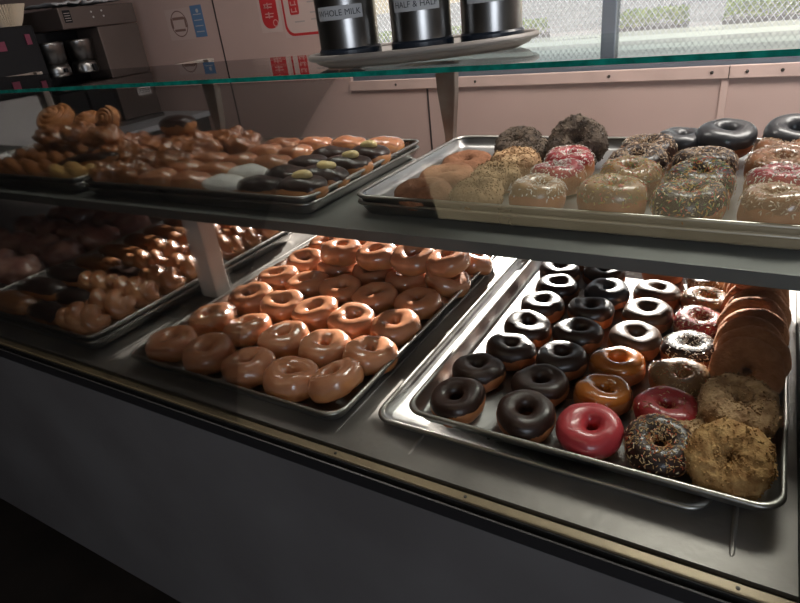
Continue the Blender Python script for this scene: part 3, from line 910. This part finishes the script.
# cinnamon roll: a spiral of dough
def roll_data(seed, R=0.046, hgt=0.046, m='bun_dough'):
    turns, n = 3.3, 120
    b = MB()
    lps = []
    for i in range(n + 1):
        t = i / n
        a = turns * 2 * math.pi * t
        r = 0.004 + (R - 0.008) * t
        c = Vector((r * math.cos(a), r * math.sin(a), 0))
        rad = Vector((math.cos(a), math.sin(a), 0))
        hh_ = hgt * (0.62 + 0.38 * (1 - t)) * 0.5
        wv = 0.0068
        lp = []
        for j in range(12):
            q = 2 * math.pi * j / 12
            px = math.copysign(abs(math.cos(q)) ** 0.7, math.cos(q)) * wv
            pz = math.copysign(abs(math.sin(q)) ** 0.5, math.sin(q)) * hh_
            p = c + rad * px + Vector((0, 0, pz + hh_))
            p += rad * 0.004 * fbm(p, 30, seed, 2)
            lp.append(p)
        lps.append(lp)
    b.loops(lps, cap0=True, cap1=True)
    return b.data('cinnamon_roll', m, True)
rd = [roll_data(3), roll_data(8, 0.050, 0.050)]
def crumpled(seed, L_, w_, h, m): return fritter_data(seed, L_, w_, h, m, 0.008, 26)
# upper left pan: twists, rolls
def twist_data(seed, L_=0.062, r0=0.021, turns=1.5, m='fritter_dough', n=44, k=18, flat=1.0):
    key = ('tw', seed, L_, r0, turns, m, flat)
    if key in CACHE: return CACHE[key]
    lps = []
    for i in range(n + 1):
        t = i / n
        x = -L_ + 2 * L_ * t
        env = max(0.02, (1 - abs(2 * t - 1) ** 4.5)) ** 0.5
        ph = math.pi * turns * t + seed
        lp = []
        for j in range(k):
            q = 2 * math.pi * j / k
            rr = r0 * env * (0.52 + 0.62 * abs(math.cos(q - ph)) ** 0.8)
            p = Vector((x, rr * math.cos(q), rr * math.sin(q) * flat))
            p += Vector((0, math.cos(q), math.sin(q))) * 0.003 * fbm(p, 40, seed, 2)
            lp.append(p)
        lps.append(lp)
    zmin = -r0 * 0.85 * flat
    lps = [[Vector((p.x, p.y, max(p.z, zmin) - zmin)) for p in lp] for lp in lps]
    b = MB().loops(lps, cap0=True, cap1=True)
    CACHE[key] = b.data('twist', m, True)
    return CACHE[key]
mat('butter_layers', (0.62, 0.38, 0.13), 0.5, coat=0.4, bump=0.4, bscale=60, col2=(0.42, 0.20, 0.06), vscale=30, stretch=(0.3, 2, 2))
single('twisted_pastry', twist_data(1, 0.085, 0.024, 2.2, 'butter_layers'), -1.480, 0.845, UZ, 'pale golden twisted pastry in the front right corner of the upper left-end pan', 'pastry', 'pastries on the upper left-end pan', rot=0.12)
place('filled_bar', bar_parts('choc_icing', 1, 0.095, 0.024, 0.018, 'bun_dough', 0), -1.530, 0.920, UZ + 0.012, 'long slim chocolate iced pastry lying at a slant on the upper left-end pan', 'filled pastry', None, rot=0.35, tilt=(0, -6))
for i, (x, y, sd2) in enumerate([(-1.655, 0.850, 2), (-1.80, 0.860, 4), (-1.95, 0.865, 5), (-1.70, 0.935, 1), (-1.86, 0.950, 3)]):
    single('twisted_pastry', twist_data(sd2, 0.080, 0.024, 2.4, 'fritter_dough'), x, y, UZ,
           'brown twisted pastry, upper left-end pan, %s' % ['left of the pale golden twist', 'second to the left of the golden twist', 'in the front left corner', 'behind the front twists', 'behind the front twists at the far left'][i], 'pastry', 'pastries on the upper left-end pan', rot=RNG.uniform(-0.1, 0.25))
for i, (x, y, z, a) in enumerate([(-1.46, 1.010, 0, 0.050), (-1.56, 1.030, 0, 0.055), (-1.68, 1.050, 0, 0.060), (-1.80, 1.060, 0, 0.058), (-1.93, 1.060, 0, 0.055),
                                  (-1.50, 1.120, 0.0, 0.052), (-1.62, 1.140, 0.0, 0.055), (-1.74, 1.150, 0, 0.055), (-1.87, 1.150, 0, 0.055), (-1.60, 1.035, 0.042, 0.052), (-1.74, 1.050, 0.048, 0.055), (-1.87, 1.04, 0.045, 0.05)]):
    single('apple_fritter', fritter_data(i % 4 + 6, a, 0.045, 0.027), x, y, UZ + z, 'rough sugared fritter on the upper left-end pan, %s' % (
        ['behind the golden twist', 'behind the slim chocolate pastry', 'middle of the pile', 'left middle of the pile', 'left edge of the pile', 'at the back right', 'at the back under the lying roll',
         'at the back middle', 'at the back left', 'on top at the right', 'on top in the middle', 'on top at the left'][i]), 'fritter', 'fritters on the upper left-end pan', rot=i * 0.8, s=0.93)
single('cinnamon_roll', rd[0], -1.640, 1.100, UZ + 0.098, 'cinnamon roll lying on its side with its spiral end facing right', 'cinnamon roll', None, tilt=(72, 28), s=0.82)
single('cinnamon_roll', rd[1], -1.905, 1.095, UZ + 0.085, 'large domed cinnamon roll topping the pile at the upper left', 'cinnamon roll', None, tilt=(28, 10), s=1.15)
single('cinnamon_roll', rd[0], -1.775, 1.115, UZ + 0.085, 'small cinnamon roll between the two larger rolls on the upper left pile', 'cinnamon roll', None, tilt=(20, 0), s=0.80)

# lower left pan: doughnut twists and iced bars
mat('twist_glaze', (0.66, 0.31, 0.15), 0.28, coat=1.0, coatr=0.08, bump=0.12, bscale=50, col2=(0.42, 0.16, 0.06), vscale=24, sss=0.08)
LZ = F_L + 0.001
tn = ['front', 'second', 'third', 'fourth', 'fifth', 'sixth', 'seventh', 'eighth', 'ninth', 'tenth', 'rearmost']
for i in range(9):
    y = 0.552 + i * 0.064
    single('doughnut_twist', twist_data(i % 4 + 2, 0.062, 0.0300, 2.5, 'twist_glaze'), -1.115 + RNG.uniform(-.004, .004), y, LZ,
           'glazed braided doughnut twist, right-hand column of the twist pan, %s in line' % tn[i], 'doughnut twist', 'glazed doughnut twists', rot=RNG.uniform(-0.10, 0.10))
    if i in (0, 1, 3):
        place('iced_bar', bar_parts('choc_icing', i % 3, 0.058, 0.024, 0.020, 'bun_dough', 0), -1.245, y, LZ, 'small chocolate iced bar, middle column of the twist pan, %s in line' % tn[i], 'iced pastry', 'chocolate bars among the twists', rot=RNG.uniform(-0.1, 0.1))
    else:
        single('doughnut_twist', twist_data(i % 4 + 5, 0.062, 0.0290, 2.5, 'twist_glaze'), -1.245, y, LZ,
               'glazed braided doughnut twist, middle column of the twist pan, %s in line' % tn[i], 'doughnut twist', 'glazed doughnut twists', rot=RNG.uniform(-0.10, 0.10))
for i in range(8):
    y = 0.555 + i * 0.072
    ch = i in (1, 2)
    place('iced_bar', bar_parts('choc_icing' if ch else 'maple_icing', i % 3, 0.078, 0.029, 0.021, 'bun_dough', 0), -1.392, y, LZ,
          '%s iced long bar, left side of the twist pan, %s in line' % ('chocolate' if ch else 'maple', tn[i]), 'iced pastry', 'long bars on the twist pan', rot=RNG.uniform(-0.05, 0.05))

# far lower left pan: big dark pastries
k = 0
for r, y in enumerate((0.565, 0.680, 0.795, 0.910, 1.025, 1.09)):
    for c, x in enumerate((-1.580, -1.698, -1.815, -1.930)):
        if r == 5 and c > 2: continue
        zz = F_G + 0.001 + (0.055 if r == 5 else 0)
        m_ = 'dark_bun'
        o = single('large_pastry', fritter_data(10 + (r * 2 + c) % 5, 0.058, 0.052, 0.036, m_, 0.010, 24), x, y - (0.03 if r == 5 else 0), zz,
               'large dark pastry, far left lower pan, %s, %s' % (['front row', 'second row', 'third row', 'fourth row', 'back row', 'stacked on top'][r],
               ['nearest the twist pan', 'second from the twist pan', 'third from the twist pan', 'farthest left'][c]), 'pastry', 'large dark pastries', rot=(r * 1.3 + c * 0.9), s=0.92)
        k += 1

# ------------------------------------------------------------------ airpots on the glass
def oval(cx, cy, a, b_, z, n=48):
    return [Vector((cx + a * math.cos(2 * math.pi * i / n), cy + b_ * math.sin(2 * math.pi * i / n), z)) for i in range(n)]
tray = empty('oval_tray', (-0.488, 0.903, GZ1 + 0.0006), (0, 0, math.radians(29)))
tag(tray, 'dark oval plastic serving tray under the airpots on the glass top', 'tray')
lp = [oval(0, 0, 0.1540, 0.0720, 0.0), oval(0, 0, 0.1700, 0.0870, 0.006), oval(0, 0, 0.1770, 0.0940, 0.014), oval(0, 0, 0.1800, 0.0970, 0.0165), oval(0, 0, 0.1790, 0.0960, 0.018), oval(0, 0, 0.1740, 0.0910, 0.0165),
      oval(0, 0, 0.1660, 0.0830, 0.008), oval(0, 0, 0.1540, 0.0720, 0.004)]
MB().loops(lp, cap0=True, cap1=True).build('tray_body', 'tray_plastic', tray, smooth=True)
lp = []
for k_ in range(9):
    a = 2 * math.pi * k_ / 8
    lp.append(oval(0, 0, 0.1800 + 0.0050 * math.cos(a), 0.0970 + 0.0050 * math.cos(a), 0.0165 + 0.0050 * math.sin(a)))
MB().loops(lp).build('tray_rim', 'tray_plastic', tray, smooth=True)

def text_obj(name, s, size, parent, bend_r=None, z=0, a0=0.0, material='ink'):
    cu = bpy.data.curves.new(name, 'FONT')
    cu.body = s
    cu.size = size
    cu.align_x = 'CENTER'
    cu.extrude = 0.0
    tmp = bpy.data.objects.new('tmp', cu)
    sc.collection.objects.link(tmp)
    dg = bpy.context.evaluated_depsgraph_get()
    me = bpy.data.meshes.new_from_object(tmp.evaluated_get(dg))
    bpy.data.objects.remove(tmp)
    me.materials.clear()
    me.materials.append(MATS[material])
    if bend_r:
        for v in me.vertices:
            a = a0 + v.co.x / bend_r
            yy = v.co.y
            v.co = Vector((bend_r * math.sin(a), -bend_r * math.cos(a), z + yy))
    me.update()
    return part(name, me, parent)
def airpot(x, y, z, txt, label):
    r = 0.0475
    root = empty('airpot', (x, y, z))
    tag(root, label, 'airpot', 'steel airpots on the glass top')
    MB().lathe((0, 0, 0), [(0, 0), (r + 0.001, 0), (r + 0.0025, 0.003), (r + 0.0025, 0.020), (r, 0.023), (0, 0.023)], 48).build('base_ring', 'navy_plastic', root, smooth=False)
    MB().lathe((0, 0, 0), [(r, 0.0232), (r, 0.185), (r - 0.004, 0.192)], 64).build('steel_body', 'steel', root, smooth=True)
    MB().lathe((0, 0, 0), [(r - 0.003, 0.190), (r + 0.003, 0.194), (r + 0.003, 0.212), (r - 0.006, 0.228), (0.02, 0.236), (0.0, 0.237)], 48).build('lid', 'navy_plastic', root, smooth=True)
    MB().lathe((0, 0, 0), [(0.014, 0.236), (0.016, 0.248), (0.0, 0.250)], 24).build('pump_button', 'black_plastic', root, smooth=True)
    b = MB()
    b.box(-0.007, 0.007, -r - 0.03, -r + 0.01, 0.205, 0.216)
    b.box(-0.006, 0.006, -r - 0.030, -r - 0.020, 0.188, 0.205)
    b.build('spout', 'black_plastic', root, bevel=0.002)
    a0 = math.atan2(x, y)   # the label faces the customer side
    a0 = -math.atan2(-x, y) * 0.8
    b = MB()
    n = 14
    rr = r + 0.0006
    lps = []
    for zz in (0.064, 0.083):
        lps.append([Vector((rr * math.sin(a0 * 0 + t), -rr * math.cos(t), zz)) for t in [-0.70 + 1.6 * i / n + 0.25 for i in range(n + 1)]])
    b.loops(lps, closed=False)
    lb = b.build('label', 'label_grey', root, smooth=True)
    if txt:
        text_obj('label_text', txt, 0.0118, lb, r + 0.0010, 0.0695, 0.35)
    hd = MB()
    lps = []
    for i in range(17):
        a = math.pi * i / 16
        c = Vector((0.0, -math.cos(a) * (r + 0.008), 0.212 + math.sin(a) * 0.055))
        lps.append([c + Vector((0.006 * math.cos(q), 0.003 * math.sin(q) * math.cos(a), 0.003 * math.sin(q) * math.sin(a))) for q in [2 * math.pi * j / 8 for j in range(8)]])
    hd.loops(lps, cap0=True, cap1=True).build('carry_handle', 'black_plastic', root, smooth=True)
TZ = GZ1 + 0.0006 + 0.0045
airpot(-0.592, 0.853, TZ, 'WHOLE MILK', 'steel airpot with a black base and a label reading WHOLE MILK, left one of three')
airpot(-0.488, 0.905, TZ, 'HALF & HALF', 'steel airpot with a black base standing in the middle of the three')
airpot(-0.392, 0.960, TZ, None, 'steel airpot with a black base, right one of three, nearest the window mullion')

# ------------------------------------------------------------------ back counter at the left and its machines
bc = empty('back_counter', (-3.6, 1.9, -0.75))
tag(bc, 'grey-topped back counter along the left end behind the display case', 'counter')
o_ = Vector(bc.location)
def rel(b, o):
    b.v = [p - o for p in b.v]
    return b
rel(MB().box(-4.6, -2.775, 1.35, 2.498, 0.060, 0.0895), o_).build('counter_top', 'counter_top_grey', bc, bevel=0.004)
rel(MB().box(-4.55, -2.80, 1.38, 2.495, -0.75, 0.0595), o_).build('cabinet', 'dark_paint', bc)
mc = empty('coffee_brewer', (-3.2, 2.1, 0.090))
tag(mc, 'brushed steel coffee brewer with a black warming bay on the back counter', 'coffee machine')
o_ = Vector(mc.location)
xf = -3.017
rel(MB().box(-3.38, xf, 2.112, 2.36, 0.112, 0.582), o_).build('side_column', 'brushed_brown', mc, bevel=0.004)
rel(MB().box(-3.40, xf + 0.004, 1.925, 2.362, 0.584, 0.680), o_).build('header', 'brushed_brown', mc, bevel=0.005)
rel(MB().box(-3.40, xf + 0.01, 1.80, 2.365, 0.090, 0.110), o_).build('base', 'steel', mc, bevel=0.003)
rel(MB().box(-3.38, -3.20, 1.80, 2.110, 0.112, 0.582), o_).build('bay_back', 'black_plastic', mc)
rel(MB().box(-3.19, xf - 0.02, 1.955, 2.108, 0.112, 0.30), o_).build('bay_panel', 'black_plastic', mc, bevel=0.002)
rel(MB().box(-3.19, xf - 0.02, 1.80, 1.940, 0.112, 0.30), o_).build('bay_panel', 'black_plastic', mc, bevel=0.002)
b = MB()
for (y, z) in ((2.10, 0.652), (2.16, 0.654), (2.105, 0.628), (2.165, 0.629)):
    b.lathe((xf + 0.0042, y, z), [(0.0045, 0), (0.0045, 0.002), (0, 0.003)], 12, 'x')
for i, (y, z) in enumerate(((2.10, 0.652), (2.16, 0.654), (2.105, 0.628), (2.165, 0.629))):
    rel(MB().lathe((xf + 0.0042, y, z), [(0.0045, 0), (0.0045, 0.002), (0, 0.003)], 12, 'x'), o_).build('button', 'off_white', mc)
pl = rel(MB().box(xf + 0.0042, xf + 0.0055, 1.945, 1.985, 0.612, 0.668), o_).build('control_plate', 'black_plastic', mc)
b = MB()
for k_ in range(4):
    b.box(xf + 0.0056, xf + 0.006, 1.95, 1.98, 0.620 + k_ * 0.011, 0.6225 + k_ * 0.011)
rel(b, o_).build('plate_marks', 'grey_print', pl)
st = rel(MB().box(xf + 0.0002, xf + 0.0012, 2.235, 2.325, 0.222, 0.262), o_).build('notice_label', 'off_white', mc)
b = MB()
for k_ in range(3):
    b.box(xf + 0.0013, xf + 0.0016, 2.245, 2.315, 0.232 + k_ * 0.010, 0.2345 + k_ * 0.010)
rel(b, o_).build('label_lines', 'ink', st)
for i, (y, z) in enumerate(((2.035, 0.305), (1.875, 0.305))):
    s_ = empty('thermal_server', (-3.10, y, z))
    tag(s_, ['polished steel server in the brewer, next to the steel column', 'polished steel server in the brewer, on the darker left side'][i], 'coffee server', 'steel servers in the brewer')
    MB().lathe((0, 0, 0), [(0, 0), (0.055, 0), (0.062, 0.01), (0.064, 0.11), (0.058, 0.13), (0.0, 0.131)], 40).build('server_body', 'steel', s_, smooth=True)
    MB().lathe((0, 0, 0.132), [(0.0, 0), (0.060, 0), (0.067, 0.09), (0.067, 0.10), (0.0, 0.10)], 40).build('filter_basket', 'steel', s_, smooth=True)
    b = MB().box(0.064, 0.082, -0.008, 0.008, 0.02, 0.11)
    b.build('handle', 'black_plastic', s_, bevel=0.003)
gr = empty('coffee_grinder', (-3.2, 1.64, 0.323))
tag(gr, 'tall black coffee grinder with magenta marks at the top left corner', 'coffee machine')
MB().box(-0.16, 0.18, -0.24, 0.145, 0.0, 0.297).build('grinder_body', 'black_plastic', gr, bevel=0.01)
MB().box(0.181, 0.186, -0.05, -0.015, 0.20, 0.24).build('red_mark', 'magenta_print', gr)
MB().box(0.181, 0.186, 0.085, 0.110, 0.215, 0.26).build('red_mark', 'magenta_print', gr)
# stack of paper filters on the grinder
cf = MB()
n = 90
lps = []
for (r0, z) in ((0.045, 0.0), (0.060, 0.03), (0.085, 0.09), (0.084, 0.09), (0.058, 0.032)):
    lps.append([Vector((r0 * (1 + 0.05 * math.cos(math.pi * i)) * math.cos(2 * math.pi * i / n), r0 * (1 + 0.05 * math.cos(math.pi * i)) * math.sin(2 * math.pi * i / n), z)) for i in range(n)])
cf.loops(lps, cap0=True, cap1=True)
tag(cf.build('coffee_filter_stack', 'paper_cream', None, loc=(-3.09, 1.72, 0.6205)), 'stack of fluted cream paper coffee filters on the black grinder', 'coffee filters')
# towel on the brewer
tw = MB()
lps = []
for j in range(7):
    lps.append([Vector((-0.15 + 0.30 * j / 6, -0.19 + 0.38 * i / 30, 0.012 + 0.012 * fbm(Vector((j * .4, i * .25, 0)), 1.3, 3, 2) * 1.4)) for i in range(31)])
tw.loops(lps, closed=False)
to = tw.build('folded_towel', 'label_grey', None, smooth=True, loc=(-3.19, 2.14, 0.6865))
sm = to.modifiers.new('thick', 'SOLIDIFY'); sm.thickness = 0.006
tag(to, 'crumpled grey cloth lying along the top of the steel brewer', 'cloth')
tag(MB().box(-0.40, 0.19, -0.26, 0.12, 0, 0.232).build('storage_box', 'off_white', None, bevel=0.006, loc=(-3.22, 1.64, 0.0905)), 'pale off-white storage box on the back counter under the black machine', 'storage box')

# ------------------------------------------------------------------ notices on the back wall
def flat(b, x0, x1, z0, z1, d, t=0.0006):
    return b.box(x0, x1, WY - 0.001 - d - t, WY - 0.001 - d, z0, z1)
s1 = flat(MB(), -2.945, -2.750, 0.470, 0.625, 0.0).build('sticker', 'paper_white')
tag(s1, 'faded square notice with a round brown emblem taped to the back wall', 'notice')
b = MB()
cx, cz = -2.850, 0.550
n = 40
for (ra, rb) in ((0.060, 0.066),):
    pa = [Vector((cx + ra * math.cos(2 * math.pi * i / n), WY - 0.0023, cz + ra * math.sin(2 * math.pi * i / n))) for i in range(n)]
    pb = [Vector((cx + rb * math.cos(2 * math.pi * i / n), WY - 0.0023, cz + rb * math.sin(2 * math.pi * i / n))) for i in range(n)]
    b.loops([pa, pb])
flat(b, cx - 0.045, cx + 0.045, cz + 0.020, cz + 0.034, 0.001)
flat(b, cx - 0.045, cx + 0.040, cz - 0.038, cz - 0.026, 0.001)
flat(b, cx - 0.062, cx - 0.048, cz - 0.02, cz + 0.03, 0.001)
flat(b, cx + 0.045, cx + 0.058, cz - 0.02, cz + 0.03, 0.001)
b.build('round_emblem', 'brown_print', s1)
s2 = flat(MB(), -2.742, -2.655, 0.475, 0.630, 0.0).build('sticker', 'blue_print')
tag(s2, 'small bright blue notice on the back wall beside the round emblem', 'notice')
b = MB()
for k_ in range(4):
    flat(b, -2.728, -2.668, 0.500 + k_ * 0.028, 0.504 + k_ * 0.028, 0.001)
b.lathe((-2.692, WY - 0.0018, 0.603), [(0.010, 0), (0.0, 0.0004)], 16, 'y')
b.build('printed_lines', 'off_white', s2)
# red vertical banner with rounded foot
def rr_plate(x0, x1, z0, z1, r, d):
    pts = rrect(x0, x1, z0, z1, r, 0)
    f0 = [Vector((p.x, WY - 0.001 - d, p.y)) for p in pts]
    f1 = [Vector((p.x, WY - 0.0016 - d, p.y)) for p in pts]
    return MB().loops([f0, f1], cap0=True, cap1=True)
s3 = flat(MB(), -2.262, -2.125, 0.462, 0.80, 0.0).build('wall_sign', 'paper_white')
tag(s3, 'narrow paper sign with a red rounded panel of pale characters on the back wall', 'sign')
rp_ = rr_plate(-2.245, -2.140, 0.480, 0.79, 0.045, 0.0008).build('red_panel', 'red_print', s3)
b = MB()
RB = random.Random(5)
for k_ in range(6):
    z0 = 0.530 + k_ * 0.042
    flat(b, -2.222, -2.170, z0, z0 + 0.006, 0.0016)
    flat(b, -2.222, -2.165, z0 + 0.014, z0 + 0.019, 0.0016)
    flat(b, -2.200, -2.193, z0 - 0.004, z0 + 0.024, 0.0016)
    if k_ % 2: flat(b, -2.218, -2.211, z0, z0 + 0.02, 0.0016)
b.build('pale_characters', 'pink_print', rp_)
b = MB()
n = 24
pa = [Vector((-2.162 + 0.012 * math.cos(2 * math.pi * i / n), WY - 0.0030, 0.503 + 0.012 * math.sin(2 * math.pi * i / n))) for i in range(n)]
pb = [Vector((-2.162 + 0.017 * math.cos(2 * math.pi * i / n), WY - 0.0030, 0.503 + 0.017 * math.sin(2 * math.pi * i / n))) for i in range(n)]
b.loops([pa, pb])
b.build('circle_mark', 'pink_print', rp_)
s4 = flat(MB(), -2.112, -1.80, 0.430, 0.80, 0.0).build('wall_sign', 'paper_white')
tag(s4, 'white paper menu sign with a red border and small red stamp, left of the airpots', 'sign')
outer = rrect(-2.106, -1.74, 0.436, 0.90, 0.05, 0)
inner = rrect(-2.094, -1.74, 0.448, 0.90, 0.045, 0)
b = MB()
f0 = [Vector((min(p.x, -1.803), WY - 0.0021, min(p.y, 0.797))) for p in outer]
f1 = [Vector((min(p.x, -1.803), WY - 0.0021, min(p.y, 0.797))) for p in inner]
b.loops([f0, f1])
b.build('red_border', 'red_print', s4)
rp_ = rr_plate(-2.062, -2.005, 0.530, 0.70, 0.010, 0.0010).build('red_stamp', 'red_print', s4)
b = MB()
for k_ in range(5):
    z0 = 0.540 + k_ * 0.030
    flat(b, -2.052, -2.016, z0, z0 + 0.005, 0.0018)
    flat(b, -2.052, -2.046, z0, z0 + 0.018, 0.0018)
    flat(b, -2.026, -2.020, z0 + 0.004, z0 + 0.020, 0.0018)
b.build('pale_characters', 'pink_print', rp_)
b = MB()
for (x0, x1, z) in ((-1.95, -1.86, 0.66), (-1.95, -1.87, 0.63), (-1.95, -1.86, 0.60), (-1.95, -1.88, 0.575), (-1.94, -1.88, 0.53), (-1.94, -1.89, 0.50), (-2.04, -1.98, 0.495)):
    flat(b, x0, x1, z, z + 0.006, 0.001)
b.build('small_print', 'grey_print', s4)
